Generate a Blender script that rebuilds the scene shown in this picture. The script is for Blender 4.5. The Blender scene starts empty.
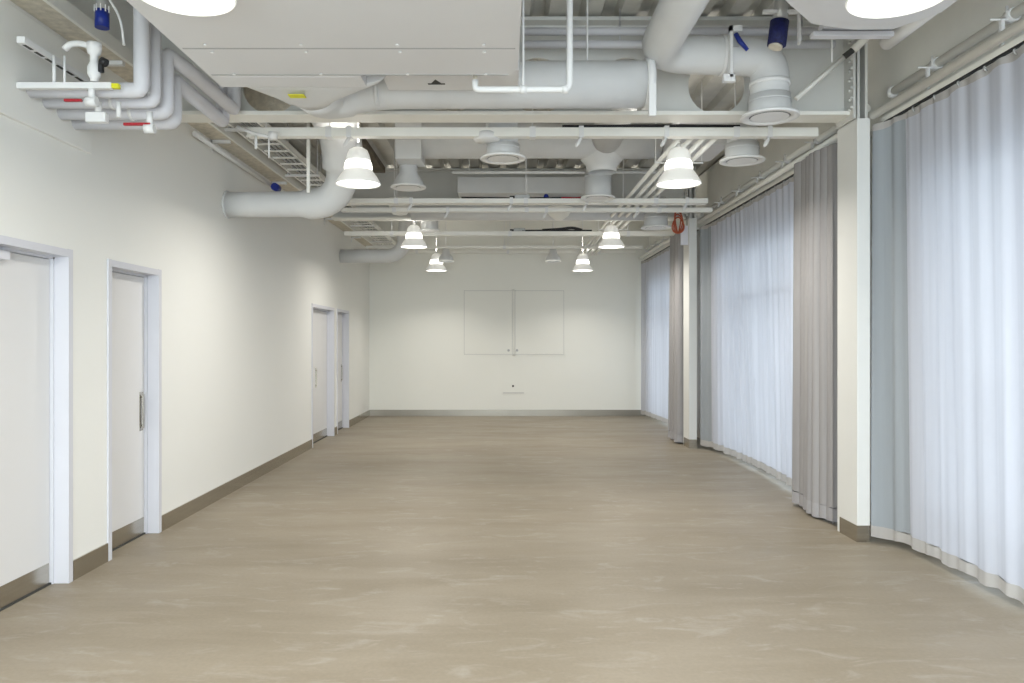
import bpy, bmesh, math, random
from mathutils import Vector, Matrix
random.seed(7)
PI = math.pi
COL = bpy.context.scene.collection
F, VX, VY, H = 760.0, 503.0, 342.0, 1.55          # focal length in px, vanishing point, eye height
def at(px, py, Y): return Vector(((px-VX)*Y/F, Y, H+(VY-py)*Y/F))

# ------------------------------------------------------------------ materials
def mat(name, col, rough=.6, metal=0., var=.04, scale=3., bump=0., bscale=60., spec=.4, emis=None, es=0., stretch=(1,1,1)):
    m = bpy.data.materials.new(name); m.use_nodes = True
    nt = m.node_tree; N = nt.nodes; L = nt.links; b = N['Principled BSDF']
    b.inputs['Roughness'].default_value = rough; b.inputs['Metallic'].default_value = metal
    b.inputs['Specular IOR Level'].default_value = spec
    tc = N.new('ShaderNodeTexCoord'); mp = N.new('ShaderNodeMapping'); mp.inputs['Scale'].default_value = stretch
    L.new(tc.outputs['Object'], mp.inputs['Vector'])
    nz = N.new('ShaderNodeTexNoise'); nz.inputs['Scale'].default_value = scale; nz.inputs['Detail'].default_value = 4
    L.new(mp.outputs[0], nz.inputs['Vector'])
    cr = N.new('ShaderNodeValToRGB'); cr.color_ramp.elements[0].position = .3; cr.color_ramp.elements[1].position = .7
    cr.color_ramp.elements[0].color = (*[c*(1-var) for c in col], 1); cr.color_ramp.elements[1].color = (*[min(1, c*(1+var)) for c in col], 1)
    L.new(nz.outputs['Fac'], cr.inputs[0]); L.new(cr.outputs[0], b.inputs['Base Color'])
    if bump:
        n2 = N.new('ShaderNodeTexNoise'); n2.inputs['Scale'].default_value = bscale
        L.new(mp.outputs[0], n2.inputs['Vector'])
        bp = N.new('ShaderNodeBump'); bp.inputs['Strength'].default_value = bump; bp.inputs['Distance'].default_value = .01
        L.new(n2.outputs['Fac'], bp.inputs['Height']); L.new(bp.outputs[0], b.inputs['Normal'])
    if emis:
        b.inputs['Emission Color'].default_value = (*emis, 1); b.inputs['Emission Strength'].default_value = es
    return m
M = {}
M['wall'] = mat('wall_paint', (.835,.834,.795), .55, var=.012, scale=.7, bump=.05)
M['backwall'] = mat('back_wall_paint', (.82,.815,.755), .55, var=.012, scale=.7, bump=.05)
M['trimw'] = mat('door_frame_paint', (.66,.665,.71), .35, var=.01)
M['doorw'] = mat('door_paint', (.72,.715,.71), .4, var=.012, scale=1.2)
M['white'] = mat('white_painted_steel', (.78,.78,.77), .4, var=.02)
M['cream'] = mat('cream_white_paint', (.85,.84,.785), .45, var=.03)
M['colw'] = mat('column_casing_paint', (.76,.762,.735), .5, var=.012)
M['beam'] = mat('grey_white_beam_paint', (.66,.66,.63), .5, var=.04, scale=2)
M['duct'] = mat('grey_white_duct_jacket', (.67,.675,.67), .5, var=.05, scale=2.5, bump=.12, bscale=9)
M['pipe'] = mat('pale_grey_pipe_insulation', (.66,.66,.69), .5, var=.04, scale=4, bump=.1, bscale=14)
M['unit'] = mat('white_housing_panel', (.70,.70,.705), .45, var=.012)
M['seam'] = mat('panel_seam', (.42,.42,.42), .6)
M['deck'] = mat('painted_deck', (.66,.65,.60), .5, var=.08, scale=5)
M['galv'] = mat('dull_galvanised', (.45,.45,.44), .45, .4, var=.12, scale=8)
M['beige'] = mat('beige_fireproofing', (.66,.61,.51), .9, var=.15, scale=20, bump=.5)
M['steel'] = mat('brushed_steel', (.50,.47,.41), .24, 1., var=.06, scale=3, stretch=(1,.3,30))
M['black'] = mat('black_rubber', (.02,.02,.022), .5)
M['dark'] = mat('dark_gap', (.06,.06,.055), .8)
M['blue'] = mat('blue_plastic', (.012,.03,.25), .4, var=.2, scale=40)
M['navy'] = mat('navy_mesh', (.01,.014,.09), .6, var=.4, scale=60)
M['red'] = mat('red_plastic', (.38,.02,.03), .4)
M['orange'] = mat('orange_red_cable', (.50,.12,.06), .5)
M['yellow'] = mat('yellow_sticker', (.70,.68,.02), .5)
M['sign'] = mat('pale_grey_plastic', (.70,.70,.74), .5)
M['frame'] = mat('grey_window_frame', (.45,.46,.48), .4, .3)
M['gdark'] = mat('grille_shadow', (.12,.13,.15), .6)
M['ground'] = mat('pale_outdoor_paving', (.55,.56,.57), .9, var=.06)

def floor_mat():
    m = bpy.data.materials.new('polished_concrete'); m.use_nodes = True
    nt = m.node_tree; N = nt.nodes; L = nt.links; b = N['Principled BSDF']
    tc = N.new('ShaderNodeTexCoord')
    def noise(sx, sy, sc, det=5, rough=.55, dist=0.):
        mp = N.new('ShaderNodeMapping'); mp.inputs['Scale'].default_value = (sx, sy, 1); L.new(tc.outputs['Object'], mp.inputs['Vector'])
        n = N.new('ShaderNodeTexNoise'); n.inputs['Scale'].default_value = sc; n.inputs['Detail'].default_value = det
        n.inputs['Roughness'].default_value = rough; n.inputs['Distortion'].default_value = dist
        L.new(mp.outputs[0], n.inputs['Vector']); return n
    def ramp(n, p0, p1, c0, c1):
        r = N.new('ShaderNodeValToRGB'); e = r.color_ramp.elements
        e[0].position = p0; e[1].position = p1; e[0].color = (*c0, 1); e[1].color = (*c1, 1); L.new(n.outputs['Fac'], r.inputs[0]); return r
    def mix(fac, a, c, mode='MIX'):
        x = N.new('ShaderNodeMix'); x.data_type = 'RGBA'; x.blend_type = mode
        if isinstance(fac, float): x.inputs[0].default_value = fac
        else: L.new(fac, x.inputs[0])
        L.new(a, x.inputs[6]); L.new(c, x.inputs[7]); return x.outputs[2]
    big = ramp(noise(.55, 1.0, .8, 6), .32, .68, (.225,.188,.136), (.30,.258,.198))
    streak = ramp(noise(.5, 2.6, 1.4, 6, .6, .5), .35, .65, (.228,.192,.138), (.305,.262,.20))
    c = mix(.5, big.outputs[0], streak.outputs[0])
    sc = ramp(noise(1.2, 3.2, 2.0, 8, .65, 1.2), .54, .74, (0,0,0), (1,1,1))
    pale = N.new('ShaderNodeRGB'); pale.outputs[0].default_value = (.44,.41,.37,1)
    mm = N.new('ShaderNodeMath'); mm.operation = 'MULTIPLY'; mm.inputs[1].default_value = .45; L.new(sc.outputs[0], mm.inputs[0])
    c = mix(mm.outputs[0], c, pale.outputs[0])
    fine = ramp(noise(1, 1, 45, 3), .3, .7, (.95,.95,.95), (1.05,1.05,1.05))
    c = mix(1., c, fine.outputs[0], 'MULTIPLY')
    L.new(c, b.inputs['Base Color'])
    rr = ramp(noise(.6, 1.6, 1.2, 4), .3, .7, (.40,)*3, (.56,)*3); L.new(rr.outputs[0], b.inputs['Roughness'])
    b.inputs['Specular IOR Level'].default_value = .35
    return m
M['floor'] = floor_mat()

def cloth_mat(name, col, trans, clear):
    m = bpy.data.materials.new(name); m.use_nodes = True
    nt = m.node_tree; N = nt.nodes; L = nt.links; N.remove(N['Principled BSDF']); out = N['Material Output']
    tc = N.new('ShaderNodeTexCoord'); nz = N.new('ShaderNodeTexNoise'); nz.inputs['Scale'].default_value = 2.2
    mp = N.new('ShaderNodeMapping'); mp.inputs['Scale'].default_value = (3, 5, .15)
    L.new(tc.outputs['Object'], mp.inputs[0]); L.new(mp.outputs[0], nz.inputs['Vector'])
    cr = N.new('ShaderNodeValToRGB'); cr.color_ramp.elements[0].position = .3; cr.color_ramp.elements[1].position = .7
    cr.color_ramp.elements[0].color = (*[c*.93 for c in col], 1); cr.color_ramp.elements[1].color = (*[min(1, c*1.06) for c in col], 1)
    L.new(nz.outputs['Fac'], cr.inputs[0])
    d = N.new('ShaderNodeBsdfDiffuse'); t = N.new('ShaderNodeBsdfTranslucent'); L.new(cr.outputs[0], d.inputs[0]); L.new(cr.outputs[0], t.inputs[0])
    x = N.new('ShaderNodeMixShader'); x.inputs[0].default_value = trans; L.new(d.outputs[0], x.inputs[1]); L.new(t.outputs[0], x.inputs[2])
    if clear:
        tr = N.new('ShaderNodeBsdfTransparent'); y = N.new('ShaderNodeMixShader'); y.inputs[0].default_value = clear
        L.new(x.outputs[0], y.inputs[1]); L.new(tr.outputs[0], y.inputs[2]); x = y
    L.new(x.outputs[0], out.inputs[0]); return m
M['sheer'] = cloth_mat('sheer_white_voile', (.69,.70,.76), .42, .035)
M['sheer_pier_shade'] = cloth_mat('sheer_tinted_pier_shade', (.37,.40,.43), .10, 0)  # same voile, with the pier's shade put into a blue-grey colour
M['hem'] = cloth_mat('folded_sheer_hem', (.54,.52,.50), .22, .0)
M['drape'] = cloth_mat('grey_drape_cloth', (.36,.35,.352), .04, 0)
M['drape_hem'] = cloth_mat('grey_drape_hem', (.39,.38,.39), .03, 0)

def glass_mat():
    m = bpy.data.materials.new('window_glass'); m.use_nodes = True
    nt = m.node_tree; N = nt.nodes; L = nt.links; N.remove(N['Principled BSDF'])
    t = N.new('ShaderNodeBsdfTransparent'); t.inputs[0].default_value = (.93,.97,.98,1)
    g = N.new('ShaderNodeBsdfGlossy'); g.inputs['Roughness'].default_value = .02
    x = N.new('ShaderNodeMixShader'); x.inputs[0].default_value = .06
    L.new(t.outputs[0], x.inputs[1]); L.new(g.outputs[0], x.inputs[2]); L.new(x.outputs[0], N['Material Output'].inputs[0]); return m
M['glass'] = glass_mat()
def emit_mat(name, col, s, clear=0.):
    m = bpy.data.materials.new(name); m.use_nodes = True
    nt = m.node_tree; N = nt.nodes; L = nt.links; N.remove(N['Principled BSDF'])
    e = N.new('ShaderNodeEmission'); e.inputs[0].default_value = (*col, 1); e.inputs[1].default_value = s
    o = e
    if clear:
        t = N.new('ShaderNodeBsdfTransparent'); o = N.new('ShaderNodeMixShader'); o.inputs[0].default_value = clear
        L.new(e.outputs[0], o.inputs[1]); L.new(t.outputs[0], o.inputs[2])
    L.new(o.outputs[0], N['Material Output'].inputs[0]); return m
M['lens'] = emit_mat('lit_lens', (1,.97,.90), 5.)
M['crown'] = emit_mat('glowing_prismatic_crown', (1,.97,.90), 3.6, .35)
M['glowrim'] = mat('shade_white', (.85,.85,.82), .35, var=.01, emis=(1,.97,.9), es=.16)

# ------------------------------------------------------------------ mesh building
class MB:
    def __init__(s): s.bm = bmesh.new()
    def face(s, pts):
        try: return s.bm.faces.new([s.bm.verts.new(p) for p in pts])
        except ValueError: return None
    def box(s, a, b, bev=0):
        a = Vector(a); b = Vector(b); lo = Vector([min(a[i], b[i]) for i in range(3)]); hi = Vector([max(a[i], b[i]) for i in range(3)])
        r = bmesh.ops.create_cube(s.bm, size=1); v = r['verts']
        for q in v: q.co = Vector([lo[i] + (q.co[i]+.5)*(hi[i]-lo[i]) for i in range(3)])
        if bev:
            e = list({x for q in v for x in q.link_edges})
            bmesh.ops.bevel(s.bm, geom=e, offset=bev, segments=2, affect='EDGES', profile=.6)
        return s
    def loft(s, rings, caps=True, smooth=True):
        R = [[s.bm.verts.new(p) for p in r] for r in rings]; n = len(R[0])
        for a, b in zip(R, R[1:]):
            for i in range(n):
                f = s.bm.faces.new((a[i], a[(i+1)%n], b[(i+1)%n], b[i])); f.smooth = smooth
        if caps:
            for r in (rings[0], rings[-1]): s.face([Vector(p) for p in r])
        return s
    def tube(s, pts, r, seg=16, fil=0., caps=True, fs=6):
        P = [Vector(p) for p in pts]; rr = r if isinstance(r, (list, tuple)) else [r]*len(P)
        Q = [P[0]]; R = [rr[0]]
        for i in range(1, len(P)-1):
            if fil:
                a = (P[i-1]-P[i]); b = (P[i+1]-P[i]); k = min(fil, a.length*.49, b.length*.49)
                A = P[i]+a.normalized()*k; B = P[i]+b.normalized()*k
                for j in range(fs+1):
                    t = j/fs; Q.append(A*(1-t)**2 + P[i]*2*t*(1-t) + B*t*t); R.append(rr[i])
            else: Q.append(P[i]); R.append(rr[i])
        Q.append(P[-1]); R.append(rr[-1])
        T = []
        for i in range(len(Q)):
            d = (Q[min(i+1, len(Q)-1)]-Q[max(i-1, 0)]).normalized(); T.append(d)
        n = T[0].orthogonal().normalized(); rings = []
        for i in range(len(Q)):
            n = (n - T[i]*n.dot(T[i])).normalized(); b = T[i].cross(n)
            rings.append([Q[i] + (n*math.cos(2*PI*k/seg) + b*math.sin(2*PI*k/seg))*R[i] for k in range(seg)])
        return s.loft(rings, caps)
    def cyl(s, a, b, r, seg=16): return s.tube([a, b], r, seg)
    def lathe(s, prof, c, seg=40, sharp=True):
        c = Vector(c)
        for (r0, z0), (r1, z1) in zip(prof, prof[1:]):
            ring = []
            for (r, z) in ((r0, z0), (r1, z1)):
                ring.append([c + Vector((max(r,1e-4)*math.cos(2*PI*k/seg), max(r,1e-4)*math.sin(2*PI*k/seg), z)) for k in range(seg)])
            s.loft(ring, False)
        return s
    def clusters(s):
        bm = s.bm; bm.verts.index_update(); seen = set(); isl = []
        for v in bm.verts:
            if v in seen: continue
            st = [v]; seen.add(v); g = []
            while st:
                q = st.pop(); g.append(q)
                for e in q.link_edges:
                    o = e.other_vert(q)
                    if o not in seen: seen.add(o); st.append(o)
            lo = [min(q.co[i] for q in g) for i in range(3)]; hi = [max(q.co[i] for q in g) for i in range(3)]
            isl.append([g, lo, hi])
        ch = True
        while ch:
            ch = False
            for i in range(len(isl)):
                for j in range(i+1, len(isl)):
                    A, B = isl[i], isl[j]
                    if all(A[1][k] < B[2][k]+.003 and B[1][k] < A[2][k]+.003 for k in range(3)):
                        isl[i] = [A[0]+B[0], [min(A[1][k], B[1][k]) for k in range(3)], [max(A[2][k], B[2][k]) for k in range(3)]]
                        isl.pop(j); ch = True; break
                if ch: break
        return isl
    def build(s, name, m, parent=None, weld=1e-5):
        bmesh.ops.remove_doubles(s.bm, verts=s.bm.verts, dist=weld)
        if parent:
            cl = s.clusters()
            if len(cl) > 1:
                first = None
                for g, lo, hi in cl:
                    n = MB(); mp = {v: n.bm.verts.new(v.co) for v in g}; done = set()
                    for v in g:
                        for f in v.link_faces:
                            if f not in done:
                                done.add(f)
                                try: nf = n.bm.faces.new([mp[q] for q in f.verts]); nf.smooth = f.smooth
                                except ValueError: pass
                    o = n.build(name, m, parent, weld); first = first or o
                s.bm.free(); return first
        bmesh.ops.recalc_face_normals(s.bm, faces=s.bm.faces)
        me = bpy.data.meshes.new(name); s.bm.to_mesh(me); s.bm.free(); me.materials.append(m)
        o = bpy.data.objects.new(name, me); COL.objects.link(o)
        if parent:
            o.parent = parent; o.location = -Vector(world_loc(parent))
        return o
def world_loc(o):
    v = Vector(o.location)
    while o.parent: o = o.parent; v += Vector(o.location)
    return v
def tag(o, label=None, cat=None, group=None, kind=None):
    if label: o['label'] = label
    if cat: o['category'] = cat
    if group: o['group'] = group
    if kind: o['kind'] = kind
    return o
def empty(name, loc=(0,0,0)):
    o = bpy.data.objects.new(name, None); o.empty_display_size = .1; o.location = loc; COL.objects.link(o); return o
def thing(name, label, cat, loc=(0,0,0), group=None): return tag(empty(name, loc), label, cat, group)
def solo(name, mb, m, label, cat, group=None): return tag(mb.build(name, m), label, cat, group)
def struct(name, mb, m): return tag(mb.build(name, m), kind='structure')

XL, XR, YB, YF, ZT = -2.80, 3.05, 15.92, -2.6, 4.12     # left wall, right spandrel, back wall, wall behind camera, deck
# ------------------------------------------------------------------ shell
struct('floor', MB().box((-3.0, YF-.2, -.2), (3.35, YB+.2, 0)), M['floor'])
# doors: near edge, far edge, top, handle, outer casing
DOORS = [(3.78, 4.93, 2.147), (5.37, 6.21, 2.139), (11.11, 12.58, 2.115), (12.79, 13.78, 2.115)]
CW = .05
w = MB(); y = YF
for a, b, t in DOORS:
    w.box((XL-.2, y, 0), (XL, a+.002, ZT)); w.box((XL-.2, a+.002, t-.002), (XL, b-.002, ZT)); y = b-.002
w.box((XL-.2, y, 0), (XL, YB, ZT)); struct('wall_left', w, M['wall'])
struct('trim_1', MB().box((XL-.01, YF, 2.82), (XL+.022, 5.14, 3.46), .006), M['wall'])
struct('wall_back', MB().box((XL-.2, YB, 0), (3.35, YB+.2, ZT)), M['backwall'])
struct('wall_rear', MB().box((XL-.2, YF-.2, 0), (-2.5, YF, ZT)).box((2.8, YF-.2, 0), (3.35, YF, ZT)).box((-2.5, YF-.2, 3.7), (2.8, YF, ZT)), M['wall'])
r = empty('window_4', (0, YF, 0)); tag(r, kind='structure')
f = MB()
for x in (-2.47, -.8, .95, 2.77): f.box((x-.03, YF-.12, 0), (x+.03, YF-.04, 3.7))
for z in (.03, 2.4, 3.67): f.box((-2.5, YF-.12, z-.03), (2.8, YF-.04, z+.03))
f.build('window_frame', M['frame'], r)
MB().box((-2.47, YF-.09, .03), (2.77, YF-.08, 3.67)).build('pane', M['glass'], r)
# right wall: spandrel over the windows and the piers between them
WX = 3.17
WIN = [(-2.2, 5.50), (6.9, 10.62), (13.0, 15.5)]
w = MB().box((XR, YF, 3.30), (3.35, YB, ZT)).box((WX, YF, 2.86), (3.35, YB, 3.30))
y = YF
for a, b in WIN: w.box((WX, y, 0), (3.35, a, 2.86)); y = b
w.box((WX, y, 0), (3.35, YB, 2.86)); struct('wall_right', w, M['cream'])
# deck
w = MB(); x = -3.0; prof = []
while x < 3.35:
    prof += [(x, 0), (x+.13, 0), (x+.16, .075), (x+.25, .075)]; x += .28
for z0 in (0, .004):
    pass
for (x0, z0), (x1, z1) in zip(prof, prof[1:]):
    w.face([(x0, YF-.2, ZT+z0), (x1, YF-.2, ZT+z0), (x1, YB+.2, ZT+z1), (x0, YB+.2, ZT+z0 if False else ZT+z0)]) if abs(z0-z1) < 1e-6 else \
        w.face([(x0, YF-.2, ZT+z0), (x1, YF-.2, ZT+z1), (x1, YB+.2, ZT+z1), (x0, YB+.2, ZT+z0)])
w.box((-3.0, YF-.2, ZT+.09), (3.35, YB+.2, ZT+.2)); struct('ceiling', w, M['deck'])
# baseboards (steel strip)
w = MB(); y = YF
for a, b, t in DOORS: w.box((XL, y, 0), (XL+.012, a-.002, .13)); y = b+.002
w.box((XL, y, 0), (XL+.012, YB, .13)); struct('baseboard_left', w, M['steel'])
struct('baseboard_back', MB().box((XL+.012, YB-.012, 0), (WX-.02, YB, .13)), mat('dull_steel_strip', (.30,.275,.235), .3, .9, var=.06, scale=2))

# ------------------------------------------------------------------ doors
def door(n, a, b, t, hy, closer=False, kick=.14):
    r = empty('door_%d' % n, (XL, (a+b)/2, 0)); tag(r, kind='structure')
    XF = XL-.10
    f = MB()
    f.box((XL-.195, a+.003, 0), (XL+.012, a+CW, t)); f.box((XL-.195, b-CW, 0), (XL+.012, b-.003, t)); f.box((XL-.195, a+CW, t-CW), (XL+.012, b-CW, t-.003))
    f.box((XF-.05, a+CW, 0), (XF+.016, a+CW+.014, t-CW)).box((XF-.05, b-CW-.016, 0), (XF+.020, b-CW, t-CW)).box((XF-.05, a+CW, t-CW-.016), (XF+.020, b-CW, t-CW))
    f.build('frame', M['trimw'], r)
    lf = MB().box((XF-.045, a+CW+.018, .012), (XF, b-CW-.020, t-CW-.02), .002).build('leaf', M['doorw'], r)
    MB().box((XF, a+CW+.03, .014), (XF+.003, b-CW-.03, kick), .001).build('kick_plate', M['steel'], lf)
    h = MB().box((XF, hy-.030, .84), (XF+.003, hy+.030, 1.15), .001)
    h.box((XF+.014, hy-.012, .86), (XF+.020, hy+.016, 1.13), .002)
    for z in (.88, 1.11): h.cyl((XF+.003, hy, z), (XF+.014, hy, z), .006, 8)
    h.build('pull_handle', M['steel'], lf)
    MB().box((XF-.05, a+CW, .0), (XF+.01, b-CW, .011)).build('threshold_shadow_gap', M['dark'], r)
    if closer:
        c = MB().box((XF, 4.10, t-.125), (XF+.05, 4.40, t-.072), .006); c.box((XF+.02, 4.0, t-.074), (XF+.035, 4.3, t-.062)); c.build('door_closer', M['sign'], lf)
door(1, *DOORS[0], 3.95, True); door(2, *DOORS[1], 6.09); door(3, *DOORS[2], 11.77); door(4, *DOORS[3], 13.62)

# ------------------------------------------------------------------ windows
for i, (a, b) in enumerate(WIN):
    r = empty('window_%d' % (i+1), (3.25, (a+b)/2, 0)); tag(r, kind='structure')
    f = MB(); f.box((3.20, a, 0), (3.29, b, .07)).box((3.20, a, 2.79), (3.29, b, 2.86))
    muls = {0: [-.9, .9, 2.9, 4.75], 1: [8.1, 9.5], 2: [14.2]}[i]
    for yy in [a+.035]+muls+[b-.035]: f.box((3.20, yy-.035, .07), (3.29, yy+.035, 2.79))
    f.build('window_frame', M['frame'], r)
    tz = {0: .36, 1: 2.15, 2: 2.15}[i]
    ys = [a]+muls+[b]
    t = MB(); t.box((3.205, a, tz-.035), (3.285, b, tz+.035)); t.build('transom', M['frame'], r)
    for p, q in zip(ys, ys[1:]):
        g = MB().box((3.24, p+.03, .06), (3.25, q-.03, 2.80)); g.build('pane', M['glass'], r)
struct('ground', MB().box((-22, -26, -.25), (26, 36, -.2)), M['ground'])

# ------------------------------------------------------------------ access panels in the back wall
def px_b(px): return (px-VX)*YB/F
def pz_b(py): return H+(VY-py)*YB/F
for k, (x0, x1, kx, lab) in enumerate([(463, 513.4, 508.5, 'left of the two large square access panels in the back wall'),
                                       (513.8, 565, 517, 'right of the two large square access panels in the back wall')]):
    r = thing('wall_access_panel', lab, 'access panel', (px_b((x0+x1)/2), YB, pz_b(355.5)), 'large access panels in the back wall')
    x0, x1 = px_b(x0), px_b(x1); z0, z1 = pz_b(355.5), pz_b(289.5)
    f = MB(); e = .022
    for q in (((x0, z0), (x1, z0+e)), ((x0, z1-e), (x1, z1)), ((x0, z0), (x0+e, z1)), ((x1-e, z0), (x1, z1))):
        f.box((q[0][0], YB-.008, q[0][1]), (q[1][0], YB, q[1][1]))
    f.build('frame', M['backwall'], r)
    MB().box((x0+e-.002, YB-.001, z0+e-.002), (x1-e+.002, YB, z1-e+.002)).build('gap', M['seam'], r)
    MB().box((x0+e+.006, YB-.007, z0+e+.006), (x1-e-.006, YB-.001, z1-e-.006), .002).build('door', M['backwall'], r)
    kx = px_b(kx); MB().cyl((kx, YB-.007, 1.375), (kx, YB-.02, 1.375), .026, 16).build('lock', M['galv'], r)
r = thing('outlet_box', 'small white flush outlet cover low on the back wall', 'outlet', (px_b(513), YB, pz_b(387)))
MB().box((px_b(502), YB-.008, pz_b(394)), (px_b(525), YB, pz_b(381)), .003).build('cover', M['backwall'], r)
MB().box((px_b(503), YB-.010, pz_b(393.2)), (px_b(524), YB-.007, pz_b(392.6))).build('cover_edge', M['seam'], r)
MB().cyl((px_b(513), YB-.008, pz_b(386)), (px_b(513), YB-.016, pz_b(386)), .022, 14).build('latch', M['black'], r)

# ------------------------------------------------------------------ columns
def column(y0, y1, x0, x1, ztop, lab):
    r = thing('structural_column', lab, 'column', ((x0+x1)/2, (y0+y1)/2, 0), 'boxed columns along the window wall')
    MB().box((x0, y0, .0), (x1, y1, ztop), .003).build('casing', M['colw'], r)
    MB().box((x0-.004, y0-.004, 0), (x1-.002, y1-.05, .128)).build('base_cover', M['steel'], r)
    s = MB().box((x0+.01, y0+.02, ztop), (x0+.03, y1-.02, ZT)).box((x1-.03, y0+.02, ztop), (x1-.01, y1-.02, ZT)).box((x0+.03, y0+.15, ztop), (x1-.03, y0+.17, ZT))
    s.build('steel_stub', M['beam'], r)
    p = MB().box((x0-.03, y0+.0, ztop), (x0-.012, y1-.05, ZT-.02)); 
    z = ztop+.08
    while z < ZT-.1:
        p.cyl((x0-.03, y0+.05, z), (x0-.05, y0+.05, z), .012, 6); p.cyl((x0-.05, y0-.004, z), (x0-.05, y0-.02, z), .010, 6); z += .075
    p.build('bolted_end_plate', M['beam'], r)
column(5.89, 6.24, 2.745, 2.845, 3.285, 'tall white boxed column nearest the camera, steel plate at its foot')
column(11.09, 11.44, 2.715, 2.83, 3.36, 'far white boxed column hung with an orange cable coil')

# ------------------------------------------------------------------ beams
def beam(yc, z0, z1, xa, xb, holes, r, cz, lab, step=.71, fw=.11):
    t = thing('cellular_steel_beam', lab, 'beam', (0, yc, z0), 'deep painted beams across the ceiling')
    MB().box((xa, yc-fw, z0), (xb, yc+fw, z0+.03), .003).build('bottom_flange', M['cream'], t)
    MB().box((xa, yc-fw, z1-.03), (xb, yc+fw, z1), .003).build('top_flange', M['beam'], t)
    w = MB(); za, zb = z0+.03, z1-.03; th = .008; y0, y1 = yc-th, yc+th
    x = xa; N = 32
    for hx in holes:
        l, rr = hx-step/2+.001, hx+step/2-.001
        if l > x+1e-3: w.box((x, y0, za), (l, y1, zb))
        angs = sorted({round(2*PI*k/N, 6) for k in range(N)} | {round(math.atan2(dz, dx) % (2*PI), 6) for dx in (l-hx, rr-hx) for dz in (za-cz, zb-cz)})
        inn = []; out = []
        for a in angs:
            c, s = math.cos(a), math.sin(a); k = 1e9
            if abs(c) > 1e-6: k = min(k, (rr-hx)/c if c > 0 else (l-hx)/c)
            if abs(s) > 1e-6: k = min(k, (zb-cz)/s if s > 0 else (za-cz)/s)
            inn.append((hx+c*r, cz+s*r)); out.append((hx+c*k, cz+s*k))
        n = len(angs)
        for i in range(n):
            j = (i+1) % n
            for yy in (y0, y1): w.face([(inn[i][0], yy, inn[i][1]), (inn[j][0], yy, inn[j][1]), (out[j][0], yy, out[j][1]), (out[i][0], yy, out[i][1])])
            w.face([(inn[i][0], y0, inn[i][1]), (inn[j][0], y0, inn[j][1]), (inn[j][0], y1, inn[j][1]), (inn[i][0], y1, inn[i][1])])
        x = rr
    w.box((x, y0, za), (xb, y1, zb)); w.build('web', M['beam'], t)
    return t
beam(6.06, 3.33, 4.10, XL, 2.73, [-1.85+.71*k for k in range(6)], .225, 3.59, 'nearest deep beam with round web openings, joining the near column')
beam(11.26, 3.36, 4.10, -2.52, 2.70, [], .225, 3.62, 'second deep beam, joining the far column')
# ------------------------------------------------------------------ wall channel on left
r = thing('wall_channel', 'continuous white steel channel running high along the left wall', 'channel', (-2.7, 6, 3.49))
MB().box((-2.80, YF, 3.49), (-2.605, YB, 3.505)).build('underside', M['beige'], r)
MB().box((-2.605, YF, 3.482), (-2.58, YB, 3.575), .003).build('front_lip', M['cream'], r)
g = MB(); 
for y in (5.25, 7.3, 9.2, 11.9, 14.0): g.box((-2.80, y-.02, 3.46), (-2.62, y+.02, 3.488)); g.box((-2.80, y-.02, 3.38), (-2.785, y+.02, 3.488))
g.build('bracket', M['white'], r)
# ladder cable tray
r = thing('cable_ladder', 'white ladder cable tray beside the high channel on the left', 'cable tray', (-2.3, 10, 3.5))
MB().box((-2.47, 6.25, 3.50), (-2.45, 15.6, 3.57)).build('side_rail', M['cream'], r)
MB().box((-2.19, 6.25, 3.50), (-2.17, 15.6, 3.57)).build('side_rail', M['cream'], r)
g = MB(); y = 6.4
while y < 15.5: g.box((-2.45, y, 3.505), (-2.19, y+.03, 3.52)); y += .28
g.build('rung', M['cream'], r)
g = MB()
for y in (6.9, 8.8, 10.4, 12.6, 14.6):
    for x in (-2.49, -2.15): g.cyl((x, y, 3.48), (x, y, ZT), .007, 6)
    g.box((-2.52, y-.02, 3.465), (-2.12, y+.02, 3.485))
g.build('hanger', M['white'], r)
g = MB()
for k in range(4):
    x = -2.4+.05*k; g.tube([(x, 6.3, 3.55), (x+.03, 8, 3.54), (x-.02, 9.8, 3.55), (x+.02, 11.6, 3.54), (x, 13.5, 3.55), (x, 15.4, 3.54)], .013, 6, .5)
g.build('cable', M['galv'], r)

# ------------------------------------------------------------------ trunking bars across the room
def bar(Y, z, x0, x1, hgt, dep, lab, cable=None, m='cream', rods=3, clamps=None):
    r = thing('lighting_trunking', lab, 'trunking', ((x0+x1)/2, Y, z), 'white trunking bars across the ceiling')
    MB().box((x0, Y-dep/2, z), (x1, Y+dep/2, z+hgt), .004).build('rail', M[m], r)
    g = MB()
    for k in range(rods):
        x = x0+(x1-x0)*(k+.4)/(rods-.2); g.cyl((x, Y, z+hgt), (x, Y, ZT), .006, 6); g.box((x-.025, Y-dep/2-.006, z-.006), (x+.025, Y+dep/2+.006, z+hgt+.006))
    g.build('hanger', M['white'], r)
    if clamps:
        for x in clamps:
            c = MB().box((x-.02, Y-dep/2-.012, z-.008), (x+.02, Y+dep/2+.012, z+hgt+.012), .003).tube([(x, Y-.02, z-.005), (x-.03, Y-.03, z-.06), (x-.045, Y-.03, z-.085)], [.014,.018,.010], 8)
            c.build('clamp', M['white'], r)
    if cable: MB().tube([(x, Y+dy-.03, z+hgt+.013+dz) for x, dy, dz in cable], .013, 6, .1).build('cable', M['black'], r)
    return r
bar(6.45, 3.285, -2.16, 2.66, .075, .09, 'nearest white trunking bar, just behind the near deep beam', [(.5,0,0), (.8,.02,.004), (1.1,-.01,0), (1.4,.02,.01), (2.0,0,0)], clamps=(-1.3, .66, 1.38, 2.25))
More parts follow.
